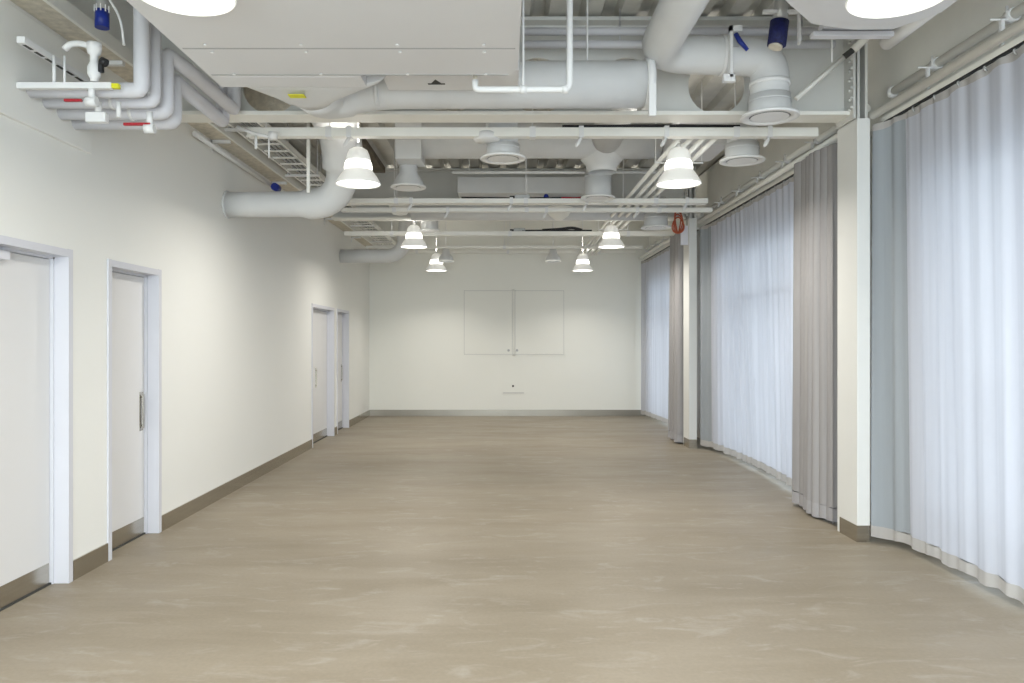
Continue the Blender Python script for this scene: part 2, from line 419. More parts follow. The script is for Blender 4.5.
bar(9.15, 3.21, -1.9, 2.45, .055, .16, 'pale bar just in front of the second trunking bar', [(-.5,0,0), (.2,.03,0), (.7,0,0)], clamps=(-1.1, .1, 1.0, 2.2))
bar(9.65, 3.20, -2.05, 2.65, .05, .08, 'second white trunking bar from the camera', clamps=(-.7, .55, 1.7))
bar(12.0, 3.225, -2.5, 2.72, .068, .09, 'third white trunking bar, just behind the far deep beam', [(.3,0,0), (.8,.02,.005), (1.4,0,0)])
bar(13.9, 3.26, -2.5, 2.55, .05, .08, 'fourth white trunking bar, near the back wall')
bar(15.5, 3.36, -2.5, 2.7, .05, .08, 'last white trunking bar, against the back wall')
# thin pipe across with gussets (y 172)
g = MB().tube([(-.60, 9.0, 3.56), (2.2, 9.0, 3.56)], .018, 10).cyl((-.4, 9.0, 3.56), (-.4, 9.0, ZT), .005, 6).cyl((1.3, 9.0, 3.56), (1.3, 9.0, ZT), .005, 6)
solo('conduit', g, M['white'], 'thin white conduit crossing above the second trunking bar', 'conduit')
g = MB()
g.box((-.62, 10.35, 3.58), (1.15, 10.75, 3.80), .01)
solo('rectangular_duct', g, M['duct'], 'flat rectangular duct crossing just in front of the far deep beam', 'duct')

# ------------------------------------------------------------------ big near housings
z0 = 3.10
r = thing('fan_coil_housing', 'huge flat white air unit housing overhead at the left, nearest the camera', 'air unit', (-.8, 3, z0))
P = [(-1.71, .9), (.085, .9), (.085, 4.30), (.04, 4.42), (-.83, 4.42), (-.83, 4.62), (-1.71, 4.62)]
def slab(mb, P, za, zb):
    n = len(P); mb.face([(x, y, za) for x, y in P]); mb.face([(x, y, zb) for x, y in P])
    for i in range(n):
        a, b = P[i], P[(i+1) % n]; mb.face([(a[0], a[1], za), (b[0], b[1], za), (b[0], b[1], zb), (a[0], a[1], zb)])
    return mb
slab(MB(), P, z0, 3.72).build('casing', M['unit'], r)
slab(MB(), [(-1.69, .95), (.065, .95), (.065, 4.0), (-1.69, 4.0)], z0-.002, z0).build('bottom_panel', M['unit'], r)
MB().box((-1.69, 4.02, z0-.002), (.065, 4.26, z0)).build('access_strip', M['unit'], r)
MB().box((-1.66, 4.44, z0-.002), (-.86, 4.60, z0)).build('end_flange', M['unit'], r)
g = MB(); g.box((-1.69, 4.003, z0-.0025), (.065, 4.017, z0-.0005)).box((-1.69, 4.40, z0-.0025), (.03, 4.414, z0-.0005)); g.build('seam_line', M['seam'], r)
g = MB()
for x in (-1.55, -1.05, -.55, -.1):
    for y in (3.95, 4.05, 4.38): g.cyl((x, y, z0-.004), (x, y, z0-.011), .009, 8)
g.build('screw', M['white'], r)
g = MB()
for x in (-1.6, 0.0):
    for y in (1.4, 4.2): g.cyl((x, y, 3.72), (x, y, ZT), .008, 6)
g.build('hanger_rod', M['white'], r)

# funnel + big cross duct
r = thing('round_duct', 'big white duct crossing the ceiling from the overhead housing to a strapped end', 'duct', (0, 5.4, 3.38))
def ring_super(c, rx, rz, p, n=32, tilt=0.):
    out = []
    for k in range(n):
        a = 2*PI*k/n; ca, sa = math.cos(a), math.sin(a)
        out.append(Vector((c[0]+rx*math.copysign(abs(ca)**p, ca)*math.cos(tilt), c[1]-rx*math.copysign(abs(ca)**p, ca)*math.sin(tilt), c[2]+rz*math.copysign(abs(sa)**p, sa))))
    return out
rings = [ring_super((-1.20, 4.63, 3.33), .51, .21, .35), ring_super((-1.21, 4.72, 3.31), .48, .20, .5),
         ring_super((-1.24, 4.84, 3.28), .37, .19, .75), ring_super((-1.26, 4.96, 3.27), .26, .185, .95), ring_super((-1.27, 5.06, 3.27), .19, .18, 1.)]
MB().loft(rings).build('funnel', M['duct'], r)
MB().tube([(-1.27, 5.05, 3.27), (-1.27, 5.40, 3.30), (-.88, 5.42, 3.38), (1.02, 5.40, 3.38)], [.18,.175,.162,.162], 28, .2).build('duct_run', M['duct'], r)
MB().box((-1.335, 4.71, 3.082), (-1.235, 4.775, 3.086)).build('yellow_sticker', M['yellow'], r)
for hx in (-.5, .6): MB().cyl((hx, 5.4, 3.53), (hx, 5.4, ZT), .006, 6).build('hanger_rod', M['white'], r)
g = MB(); 
g.tube([(1.00, 5.40, 3.38), (1.055, 5.40, 3.38)], .176, 28); g.box((1.0, 5.20, 3.10), (1.05, 5.235, 3.32), .004); g.cyl((1.03, 5.19, 3.56), (1.03, 5.24, 3.56), .035, 14)
g.build('strap_ring', M['white'], r)
MB().tube([(-.9, 5.40, 3.38), (-.87, 5.40, 3.38)], .168, 28).build('joint_ring', M['duct'], r)
# narrow box behind housing right part
g = MB().box((-.76, 4.66, 3.22), (.10, 5.05, 3.44), .01)
solo('duct_plenum', g, M['unit'], 'low rectangular plenum tucked behind the right half of the overhead housing', 'plenum')
r = thing('warning_sticker', 'small dark triangular sticker on the plenum behind the housing', 'sticker', (-.42, 4.83, 3.2185))
mm = MB(); mm.box((-.485, 4.905, 3.2175), (-.375, 4.925, 3.2195)); mm.face([(-.465, 4.905, 3.2185), (-.395, 4.905, 3.2185), (-.43, 4.83, 3.2185)]); mm.build('mark', M['dark'], r, 1e-6)

# U shaped white pipe
r = thing('sprinkler_pipe', 'white pipe dropping beside the housing and turning left in an L', 'pipe', (.39, 4.5, 3.05))
q = 4.5
MB().tube([(.395, q, ZT), (.395, q, 3.045), (-.165, q, 3.045), (-.165, q, 3.10)], .019, 14, .05).build('pipe', M['white'], r)
MB().cyl((.12, q, 3.06), (.12, q, 3.72), .007, 8).build('hanger_rod', M['white'], r)
MB().cyl((-.165, q, 3.095), (-.165, q, 3.125), .014, 10).build('brass_fitting', M['beige'], r)
g = MB().cyl((.14, q, 3.045), (.10, q, 3.045), .024, 14).cyl((.385, q, 3.045), (.35, q, 3.045), .023, 14); g.build('coupling', M['white'], r)

# upper right elbow duct + diffuser
def diffuser_parts(r, x, y, z, R, rc, hc, cone=False):
    g = MB().lathe([(R*.98, z+.022), (R, z+.014), (R, z+.004), (R*.96, z), (R*.70, z+.006), (R*.70, z+.012)], (x, y, 0)); g.lathe([(R*.98, z+.022), (rc, z+.024)], (x, y, 0)); rim = g.build('diffuser_rim', M['white'], r)
    g = MB().lathe([(R*.66, z+.005), (R*.5, z+.001), (R*.3, z+.003), (0, z+.004)], (x, y, 0)); g.build('diffuser_core', M['white'], rim)
    g = MB().lathe([(R*.72, z+.02), (R*.60, z+.016), (0, z+.02)], (x, y, 0)); g.build('air_gap', M['gdark'], rim)
    if cone: g = MB().lathe([(rc*1.35, z+.02), (rc*1.30, z+.06), (rc*.8, z+hc*.55), (rc*.8, z+hc)], (x, y, 0))
    else: g = MB().lathe([(rc, z+.02), (rc, z+hc), (rc*.9, z+hc), (0, z+hc)], (x, y, 0)); g.lathe([(rc+.004, z+hc*.7), (rc+.006, z+hc*.72), (rc+.004, z+hc*.75)], (x, y, 0))
    g.build('neck', M['duct'], r)
def plain_diffuser(x, y, z, R, rc, hc, lab, cone=False, up=None):
    r = thing('ceiling_diffuser', lab, 'air diffuser', (x, y, z), 'round white air diffusers under the ducts')
    diffuser_parts(r, x, y, z, R, rc, hc, cone)
    if up: MB().tube([(x, y, z+hc-.01), (x, y, up)], rc*(.8 if cone else .9), 24).build('drop_duct', M['duct'], r)
    return r
r = thing('elbow_duct', 'thick white duct bending twice overhead and down to the nearest round diffuser', 'duct', (1.93, 5.5, 3.18))
MB().tube([(1.10, 1.0, 3.63), (1.10, 5.48, 3.63), (1.93, 5.5, 3.61), (1.93, 5.5, 3.28)], .135, 28, .26, fs=9).build('duct_run', M['duct'], r)
diffuser_parts(r, 1.93, 5.5, 3.17, .205, .148, .16)
g = MB().tube([(1.57, 5.49, 3.62), (1.60, 5.49, 3.62)], .142, 28).tube([(1.93, 5.5, 3.40), (1.93, 5.5, 3.43)], .142, 28); g.build('joint_ring', M['white'], r)
r = thing('valve_lever', 'small white damper bracket with blue lever on the upper right duct', 'valve', (1.62, 5.3, 3.4))
MB().box((1.585, 5.30, 3.40), (1.605, 5.345, 3.76)).box((1.585, 5.30, 3.72), (1.67, 5.345, 3.76)).box((1.54, 5.30, 3.37), (1.62, 5.345, 3.42)).build('bracket', M['white'], r)
MB().box((1.61, 5.32, 3.62), (1.655, 5.335, 3.71)).build('plate', M['galv'], r)
MB().tube([(1.625, 5.305, 3.70), (1.645, 5.29, 3.65), (1.70, 5.285, 3.58)], [.016,.018,.013], 8).build('lever', M['blue'], r)

# right upper housing (white box with slanted side) near the lamp
r = thing('air_unit_housing', 'white air unit housing with slanted corner overhead at the right', 'air unit', (2.1, 3.8, 3.35))
P = [(1.27, 1.0), (2.42, 1.0), (2.42, 4.20), (2.27, 4.42), (2.05, 4.43), (1.77, 4.35), (1.53, 4.08), (1.27, 3.75)]
slab(MB(), P, 3.37, 3.85).build('casing', M['unit'], r)
slab(MB(), [(1.31, 1.05), (2.37, 1.05), (2.37, 4.1), (2.22, 4.33), (2.05, 4.34), (1.84, 4.28), (1.58, 3.98), (1.31, 3.66)], 3.363, 3.37).build('bottom_panel', M['unit'], r)
g = MB()
for x, y in ((1.4, 1.3), (2.3, 1.3), (2.3, 4.1)): g.cyl((x, y, 3.85), (x, y, ZT), .008, 6)
g.build('hanger_rod', M['white'], r)
g = MB().tube([(2.50, 4.95, 3.50), (2.50, 4.7, 3.50), (2.50, 4.0, 3.50)], .05, 18)
solo('pipe_stub', g, M['white'], 'short capped white pipe end beside the right air unit housing', 'pipe')
g = MB().box((1.98, 4.7, 3.49), (2.42, 4.78, 3.53), .005).box((2.03, 4.72, 3.54), (2.50, 4.80, 3.575), .005).box((1.92, 4.7, 3.445), (2.42, 4.76, 3.475), .005)
solo('conduit_bundle', g, M['pipe'], 'stack of grey flat conduits beneath the right air unit housing', 'conduit')
r = thing('fire_collar', 'dark navy pipe collar hanging left of the right air unit housing', 'pipe collar', (1.8, 5.0, 3.5))
MB().tube([(1.80, 5.0, 3.50), (1.82, 5.0, 3.66)], .06, 18).build('collar', M['navy'], r)
MB().tube([(1.79, 5.0, 3.485), (1.795, 5.0, 3.50)], .045, 18).build('tip', M['beige'], r)
MB().tube([(1.82, 5.0, 3.66), (1.84, 5.0, 3.82), (1.95, 5.0, ZT)], .05, 16, .08).build('pipe', M['galv'], r)
MB().box((1.70, 4.96, 3.70), (1.93, 4.99, 3.72)).box((1.93, 4.96, 3.50), (1.945, 4.99, 3.72)).build('bracket', M['white'], r)
g = MB(); g.tube([at(796, 99, 5.75), at(844, 57, 5.75)], .018, 10)
r = thing('diagonal_brace', 'slender white diagonal brace rod with dark turnbuckle by the near column', 'brace', at(796, 99, 5.75))
g.build('lower_rod', M['cream'], r)
MB().tube([at(844, 57, 5.75), at(854, 49, 5.72)], .022, 8).build('turnbuckle', M['dark'], r)
MB().tube([at(853, 50, 5.72), at(874, 30, 5.66)], [.03,.03], 10).build('upper_rod', M['cream'], r)
r.location = r.location
r = thing('hanging_rod', 'thin white threaded rod dangling left of the brace rod', 'rod', at(832, 62, 5.2))
MB().cyl(at(832, 62, 5.2), at(832, 20, 5.2)+Vector((0,0,.35)), .006, 6).build('rod', M['white'], r)
MB().tube([at(690, 6, 6.0)+Vector((0,-.2,0)), at(692, 26, 5.85)], .01, 6)
# small perforated bracket near deck
g = MB().box((1.36, 5.4, 3.92), (1.375, 5.42, 4.12)).box((1.42, 5.4, 3.92), (1.43, 5.42, 4.12)); g.cyl((1.40, 5.39, 4.04), (1.40, 5.43, 4.04), .022, 10)
solo('beam_clamp', g, M['white'], 'little perforated clamp under the deck between the two upper ducts', 'clamp')
# flat grey conduits in front of beam 1 top
for z, lab in ((3.94, 'upper grey pipe running across in front of the near deep beam'), (3.84, 'lower grey pipe running across in front of the near deep beam')):
    solo('cross_pipe', MB().tube([(.15, 5.85, z), (2.55, 5.85, z)], .03, 12).cyl((.9, 5.85, z), (.9, 5.85, ZT), .005, 6).cyl((2.3, 5.85, z), (2.3, 5.85, ZT), .005, 6), M['pipe'], lab, 'pipe')

# ------------------------------------------------------------------ left pipe cluster
YP = [4.47, 4.62, 4.78, 4.94]
XT = [-2.125, -2.12, -2.12, -2.14]
ZP = [3.03, 3.01, 2.995, 2.98]
RP = [.045, .04, .048, .05]
names = ['first', 'second', 'third', 'last']
for k in range(4):
    top = [(XT[k], YP[k], ZT)] if k < 2 else None
    if k == 2: pts = [(XL, YP[k], ZP[k]), (XT[k], YP[k], ZP[k]), (XT[k], YP[k], 3.36), (-2.06, 4.98, 3.33), (-2.06, 5.82, 3.33), (-2.06, 5.82, ZT-.1)]
    elif k == 3: pts = [(XL, YP[k], ZP[k]), (XT[k], YP[k], ZP[k]), (XT[k], YP[k], 3.25), (XT[k]-.02, 5.86, 3.25), (XT[k]-.02, 5.86, ZT-.1)]
    else: pts = [(XL, YP[k], ZP[k]), (XT[k], YP[k], ZP[k]), (XT[k], YP[k], ZT)]
    r = thing('insulated_pipe', '%s of the four pale insulated pipes entering the left wall, counted from the camera' % names[k], 'pipe', (XL, YP[k], ZP[k]), 'insulated pipes at the left wall')
    MB().tube(pts, RP[k], 18, .035, fs=3).build('pipe', M['pipe'], r)
    MB().tube([(-2.42+.04*k, YP[k], ZP[k]), (-2.40+.04*k, YP[k], ZP[k])], RP[k]+.005, 16).build('joint_band', M['white'], r)
def valve(x, y, z, lab):
    r = thing('pipe_valve', lab, 'valve', (x, y, z))
    MB().cyl((x, y, z+.02), (x, y, z+.10), .018, 12).cyl((x-.03, y, z), (x+.03, y, z), .028, 12).build('body', M['white'], r)
    return r
v = valve(-2.36, 4.36, 2.93, 'small white valve with short red lever on the first insulated pipe')
MB().box((-2.51, 4.34, 2.925), (-2.41, 4.36, 2.94), .003).build('lever', M['red'], v)
v = valve(-2.12, 4.56, 2.83, 'small white valve with long red lever under the insulated pipes')
MB().box((-2.40+.13, 4.54, 2.845), (-2.11, 4.56, 2.862), .003).build('lever', M['red'], v)
solo('air_vent', MB().box((-2.45, 4.45, 2.84), (-2.33, 4.50, 2.90), .01).cyl((-2.38, 4.47, 2.9), (-2.38, 4.47, 2.96), .02, 10).cyl((-2.26, 4.47, 2.87), (-2.26, 4.47, 2.96), .014, 10), M['white'],
     'small white vent block between the two red lever valves', 'vent')
# rail with rods and cross bar
r = thing('strut_trapeze', 'white slotted strut trapeze hung by two rods near the left wall', 'pipe support', (-2.6, 4.4, 3.0))
MB().box((-2.625, 4.10, 3.165), (-2.58, 4.80, 3.20), .003).build('upper_strut', M['white'], r)
g = MB(); y = 4.13
while y < 4.78: g.box((-2.612, y, 3.163), (-2.593, y+.07, 3.1655)); y += .10
g.build('slot', M['dark'], r)
g = MB()
for y in (4.36,): g.cyl((-2.575, y, 3.02), (-2.575, y, 3.19), .010, 8); g.cyl((-2.515, y, 3.02), (-2.515, y, 3.19), .007, 8)
g.build('rod', M['white'], r)
MB().box((-2.80, 4.34, 3.0), (-2.24, 4.38, 3.035), .003).build('cross_bar', M['white'], r)
MB().box((-2.24, 4.345, 3.003), (-2.20, 4.375, 3.03), .003).build('yellow_end_cap', M['yellow'], r)
# drain pipe with blue collar and valve body
r = thing('drain_valve', 'white upright valve on a grey drop pipe with bright blue collar', 'valve', (-2.34, 4.35, 3.05))
g = MB().lathe([(.0, 3.04), (.02, 3.04), (.024, 3.06), (.036, 3.08), (.036, 3.12), (.022, 3.15), (.022, 3.19), (.035, 3.20), (.04, 3.23), (.04, 3.26), (0, 3.27)], (-2.34, 4.35, 0), 20)
g.tube([(-2.34, 4.35, 3.235), (-2.42, 4.35, 3.26), (-2.48, 4.35, 3.255), (-2.51, 4.35, 3.225)], .018, 10, .05); g.build('body', M['white'], r)
MB().box((-2.31, 4.33, 3.09), (-2.285, 4.36, 3.14), .006).cyl((-2.30, 4.35, 3.16), (-2.27, 4.35, 3.145), .024, 10).build('knob', M['black'], r)
r = thing('drop_pipe', 'grey drop pipe wearing a bright blue ribbed collar above the left channel', 'pipe', (-2.34, 4.5, 3.4))
MB().cyl((-2.40, 4.55, 3.53), (-2.40, 4.55, ZT), .036, 16).build('pipe', M['galv'], r)
MB().cyl((-2.40, 4.55, 3.43), (-2.40, 4.55, 3.535), .040, 18).build('collar', M['blue'], r)
g = MB()
for k in range(10):
    a = 2*PI*k/10; g.box((-2.40+.041*math.cos(a)-.003, 4.55+.041*math.sin(a)-.003, 3.52), (-2.40+.041*math.cos(a)+.003, 4.55+.041*math.sin(a)+.003, 3.56))
g.build('clip', M['white'], r)
solo('flexible_tube', MB().tube([at(106, -6, 4.5), at(121, 18, 4.5), at(124, 45, 4.5)], .008, 8, .1), M['white'], 'thin white flexible tube right of the blue collared drop pipe', 'tube')
# conduit along left wall with blue collar
r = thing('wall_conduit', 'white conduit under the high channel ending in a small blue collar', 'conduit', (-2.74, 8, 3.4))
MB().tube([(-2.74, 6.75, 3.40), (-2.74, 9.0, 3.40)], .022, 10).build('conduit', M['white'], r)
MB().cyl((-2.66, 8.85, 3.36), (-2.66, 8.97, 3.36), .045, 14).build('collar', M['blue'], r)
# white zigzag bracket near (275,135)
solo('pipe_clamp', MB().tube([at(237,127,6.3), at(256,134,6.3), at(275,138,6.3)], .014, 8).tube([at(256,134,6.3), at(256,149,6.3)], .012, 8).tube([at(269,133,6.3), at(269,158,6.3)], .008, 8).lathe([(0,-.03), (.035,-.03), (.04,.03), (0,.03)], at(273,136,6.3), 14),
     M['white'], 'white conduit tee and clamp at the left end of the nearest trunking bar', 'clamp')
solo('hanger_post', MB().box((-1.90, 7.35, 3.0), (-1.87, 7.38, ZT)), M['cream'], 'square white hanger post just left of the big near elbow duct', 'hanger')

# ------------------------------------------------------------------ S ducts from left wall
r = thing('elbow_duct', 'large pale duct leaving the left wall and sweeping up beside the first hanging lamps', 'duct', (XL, 7.7, 2.94))
MB().tube([(XL, 7.7, 2.94), (-2.3, 7.7, 2.945), (-1.64, 7.7, 2.95), (-1.56, 7.45, 3.55), (-1.66, 6.9, 3.80), (-1.95, 6.5, 3.86)], [.128,.128,.155,.20,.20,.20], 30, .36, fs=9).build('duct_run', M['duct'], r)
MB().tube([(XL, 7.7, 2.94), (XL+.02, 7.7, 2.94)], .14, 30).build('wall_collar', M['duct'], r)
r = thing('elbow_duct', 'smaller pale duct leaving the left wall near the back and bending up', 'duct', (XL, 13.1, 3.03))
MB().tube([(XL, 13.1, 3.03), (-1.75, 13.1, 3.03), (-1.60, 12.9, 3.55), (-1.55, 12.2, 3.75), (-1.5, 11.7, 3.75)], [.115,.12,.15,.15,.15], 26, .3).build('duct_run', M['duct'], r)

# cross duct at depth 8.2
r = thing('cross_duct', 'broad grey duct crossing the ceiling between the first and second trunking bars', 'duct', (0, 8.2, 3.48))
MB().tube([(-1.10, 8.2, 3.74), (.2, 8.2, 3.745), (1.69, 8.2, 3.74)], .21, 30).build('duct_run', M['duct'], r)
MB().box((-1.14, 8.0, 3.48), (-.86, 8.4, 3.92), .01).build('end_box', M['duct'], r)
rings = [ring_super((1.05, 8.2, 3.70), .34, .19, 1.), ]
MB().lathe([(.27, 3.62), (.23, 3.54), (.17, 3.47), (.155, 3.40)], (1.08, 8.3, 0), 28).build('branch_cone', M['duct'], r)
MB().box((1.70, 7.6, 3.52), (2.26, 8.3, 3.78), .01).build('end_plenum', M['unit'], r)
MB().tube([(1.10, 6.45, 3.85), (1.10, 8.1, 3.72)], .17, 24).build('feeder', M['duct'], r)
plain_diffuser(0.0, 6.65, 3.145, .20, .145, .13, 'round white diffuser on a stubby neck just behind the nearest trunking bar, centre', up=3.9)
r = thing('smoke_detector', 'white round detector puck beside the central diffuser', 'detector', (-.14, 6.55, 3.27))
MB().lathe([(0, 3.265), (.10, 3.265), (.115, 3.28), (.115, 3.32), (.10, 3.335), (0, 3.335)], (-.14, 6.5, 0), 28).build('puck', M['white'], r)
MB().cyl((-.14, 6.5, 3.335), (-.14, 6.5, 3.50), .008, 6).build('stem', M['white'], r)
plain_diffuser(2.17, 6.9, 3.185, .20, .15, .16, 'round white diffuser near the grey drape and near column', up=3.52)
plain_diffuser(-1.04, 8.35, 3.24, .195, .125, .30, 'flared round diffuser dropping from the left end of the cross duct', True)
plain_diffuser(1.08, 8.65, 3.18, .195, .15, .34, 'round diffuser under the cross duct, right of centre', up=3.6)
plain_diffuser(2.07, 10.3, 3.09, .20, .16, .19, 'round diffuser just left of the far column', up=3.5)
plain_diffuser(-1.12, 11.6, 3.24, .16, .13, .20, 'small bright round diffuser behind the second lamp on the left', up=3.5)
# second cross duct beyond
r = thing('cross_duct', 'far broad duct crossing between the second trunking bar and the far deep beam', 'duct', (0, 10.0, 3.4))
MB().tube([(-1.3, 10.8, 3.42), (.4, 10.8, 3.42), (2.0, 10.8, 3.42)], .14, 26).build('duct_run', M['duct'], r)
MB().lathe([(.16, 3.42), (.14, 3.30), (.09, 3.22), (.0, 3.20)], (-1.35, 9.95, 0), 22).build('end_bell', M['cream'], r)
MB().lathe([(.20, 3.42), (.13, 3.31), (.05, 3.25), (0, 3.25)], (.78, 10.6, 0), 22).build('branch_cone', M['cream'], r)

# four parallel pipes on the right
for k in range(4):
    x = 1.534+.105*k
    solo('ceiling_pipe', MB().tube([(x, 6.6, 3.325), (x, 15.3, 3.325)], .022, 12), M['cream'], '%s of four parallel cream pipes running to the back wall on the right' % ['leftmost', 'second from left', 'third from left', 'rightmost'][k], 'pipe', 'parallel pipes on the right')
for y, lab in ((7.4, 'nearest thin trapeze rack under the four parallel cream pipes'), (9.4, 'middle thin trapeze rack under the four parallel cream pipes'), (11.8, 'farthest thin trapeze rack under the four parallel cream pipes')):
    g = MB(); g.box((1.48, y, 3.292), (1.95, y+.03, 3.302)); g.cyl((1.49, y+.015, 3.29), (1.49, y+.015, ZT), .006, 6); g.cyl((1.94, y+.015, 3.29), (1.94, y+.015, ZT), .006, 6)
    solo('pipe_rack', g, M['white'], lab, 'pipe support')
solo('deck_darkening_board', MB().box((-2.15, 6.9, 4.02), (-1.72, 11.1, 4.10)), mat('deck_darkening_brown', (.16,.135,.10), .8, var=.2, scale=8), 'added dark brown board that darkens the deck behind the big elbow duct', 'board')  # board added to give this stretch of deck its dark tone
# misc gadgets lying on bars
def gadget(x, y, z, lab, dark=True):
    r = thing('junction_box', lab, 'junction box', (x, y, z), 'gadgets lying on the trunking bars')
    MB().box((x, y-.04, z), (x+.18, y+.04, z+.05), .004).build('case', M['galv'], r); MB().box((x-.06, y-.03, z), (x, y+.03, z+.035), .004).build('plug', M['black'], r)
gadget(.14, 9.15, 3.27, 'small grey control box with black plug on the second bar')
gadget(.17, 12.0, 3.294, 'small grey control box with black plug on the third bar')
o = solo('blue_knob', MB().lathe([(0,-.03), (.02,-.028), (.032,0), (.02,.028), (0,.03)], (.52, 9.15, 3.30), 16), M['blue'], 'dark blue knob sitting on the second bar', 'knob')
solo('loose_cable', MB().tube([(.55, 9.15, 3.275), (.75, 9.12, 3.28), (.9, 9.18, 3.285), (1.0, 9.15, 3.30)], .014, 8, .08), M['red'], 'dark red cable lying on the second bar right of the blue knob', 'cable')
solo('loose_cable', MB().tube([(.62, 12.0, 3.315), (.9, 11.97, 3.325), (1.1, 12.0, 3.36), (1.25, 12.0, 3.315)], .022, 8, .1), M['black'], 'black cable heaped on the third bar', 'cable')
# insulation bits behind holes / between ducts
for i, (px, py, Y, wd, lab) in enumerate([(272, 100, 6.9, .55, 'left'), ]):
    c = at(px, py, Y); solo('insulation_batt', MB().box((c.x-wd/2, Y-.05, c.z-.16), (c.x+wd/2, Y+.05, c.z+.2), .03), M['beige'], 'brownish insulation wrap seen through the left opening of the near beam', 'insulation')

# orange cable coil and sign on far column
r = thing('cable_coil', 'orange-red cable coil hung at the top of the far column', 'cable', at(678, 225, 11.0))
g = MB()
for k in range(4):
    c = at(678, 221, 11.0-.02*k); pts = []
    for j in range(29):
        a = 2*PI*j/28+.3*k; pts.append(c+Vector((math.cos(a)*(.040+.014*k)+.012*math.sin(2*a+k), 0, math.sin(a)*(.18-.022*k)-.02*k)))
    g.tube(pts, .010, 6)
g.build('loops', M['orange'], r)
r = thing('hanging_tag', 'pale grey tag plate hanging on the far column beside the cable coil', 'tag', at(684.5, 235, 10.98))
a = at(681, 245, 10.99); b = at(687.5, 226, 11.03); MB().box(a, b, .004).build('plate', M['sign'], r)
MB().cyl(at(687, 226, 11.0), at(687, 216, 11.0), .006, 6).build('strap', M['black'], r)

# ------------------------------------------------------------------ pendant lamps
def make_lamp():
    r = thing('pendant_lamp', 'x', 'pendant lamp', (0,0,0), 'lit bell pendant lamps')
    MB().lathe([(.200, 0), (.203, .006), (.192, .03), (.165, .075), (.135, .115), (.125, .13), (.121, .13), (.131, .112), (.160, .072), (.188, .028), (.196, 0), (.200, 0)], (0,0,0), 48).build('shade', M['glowrim'], r)
    MB().lathe([(.124, .13), (.127, .15), (.120, .19), (.108, .215)], (0,0,0), 40).build('glass_crown', M['crown'], r)
    MB().lathe([(.110, .212), (.112, .225), (.100, .27), (.082, .31), (.05, .33), (0, .335)], (0,0,0), 36).build('cap', M['glowrim'], r)
    MB().lathe([(.190, .012), (.10, .008), (0, .008)], (0,0,0), 40).build('lens', M['lens'], r)
    MB().cyl((0,0,.33), (0,0,ZT-2.96), .007, 8).cyl((0,0,.33), (0,0,.37), .02, 12).build('stem', M['white'], r)
    d = bpy.data.lights.new('lamp_light', 'AREA'); d.shape = 'DISK'; d.size = .36; d.energy = LAMP; d.spread = math.radians(165); d.color = (1,.962,.895)
    o = bpy.data.objects.new('lamp_light', d); COL.objects.link(o); o.parent = r; o.location = (0,0,-.006)
    d = bpy.data.lights.new('crown_light', 'SPOT'); d.spot_size = 2.75; d.spot_blend = .5; d.shadow_soft_size = .16; d.energy = CROWN; d.color = (1,.962,.895)
    o = bpy.data.objects.new('crown_light', d); COL.objects.link(o); o.parent = r; o.location = (0,0,.35); o.rotation_euler = (PI, 0, 0)
    return r
LAMP, CROWN = 26., 16.
base = make_lamp()
spots = [(-1.31, 6.88, 'lit bell pendant in the left row, beside the large sweeping duct'),
         (1.59, 6.88, 'lit bell pendant in the right row, in front of the four parallel pipes'),
         (-1.34, 11.44, 'lit bell pendant in the left row, above the smaller duct near the back'),
         (1.63, 11.44, 'lit bell pendant in the right row, third from the camera'),
         (-1.28, 14.6, 'farthest lit bell pendant of the left row, before the back wall'),
         (1.53, 14.6, 'farthest lit bell pendant of the right row, before the back wall'),
         (-1.30, 3.10, 'nearest lit pendant of the left row, cut by the top edge below the housing'),
         (1.64, 3.15, 'nearest lit pendant of the right row, cut by the top edge'),
         (-1.30, -.6, 'lit bell pendant of the left row behind the viewpoint'), (1.64, -.6, 'lit bell pendant of the right row behind the viewpoint')]
for i, (x, y, lab) in enumerate(spots):
    if i == 0: r = base
    else:
        r = base.copy(); COL.objects.link(r)
        for ch in list(base.children):
            c = ch.copy(); COL.objects.link(c); c.parent = r
    r.location = (x, y, 2.975 if y < 14 else 2.915); r['label'] = lab
    if y > 14:
        for ch in r.children:
            if ch.name.startswith('lamp_light'): ch.data = ch.data.copy(); ch.data.energy = LAMP*.4; ch.data.spread = math.radians(130)
    if i == 6:                                  # fixed straight under the housing: only the flared shade shows
        for ch in list(r.children):
            if ch.name.startswith(('glass_crown', 'cap', 'stem', 'crown_light')): bpy.data.objects.remove(ch)
            else: ch.location.z -= .012
    if i == 7:
        for ch in list(r.children):
            if ch.name.startswith('stem'): bpy.data.objects.remove(ch)
        MB().cyl((0,0,.33), (0,0,.386), .012, 10).build('stem', M['white'], None).parent = r
# small unlit spots near the back
for x, y, lab in ((-1.08, 14.4, 'small unlit spotlight on the left, just behind the far lit pendants'), (.95, 14.4, 'small unlit spotlight right of centre near the back wall')):
    r = thing('spotlight', lab, 'spotlight', (x, y, 3.05), 'small spotlights near the back wall')
    MB().lathe([(.13, 3.07), (.15, 3.09), (.12, 3.17), (.075, 3.23), (.06, 3.32), (0, 3.33)], (x, y, 0), 28).build('shade', M['duct'], r)
    MB().lathe([(.15, 3.07), (.15, 3.095), (.12, 3.09), (0, 3.085)], (x, y, 0), 28).build('rim', M['glowrim'], r)
    MB().cyl((x, y, 3.32), (x, y, ZT), .008, 6).build('stem', M['white'], r)

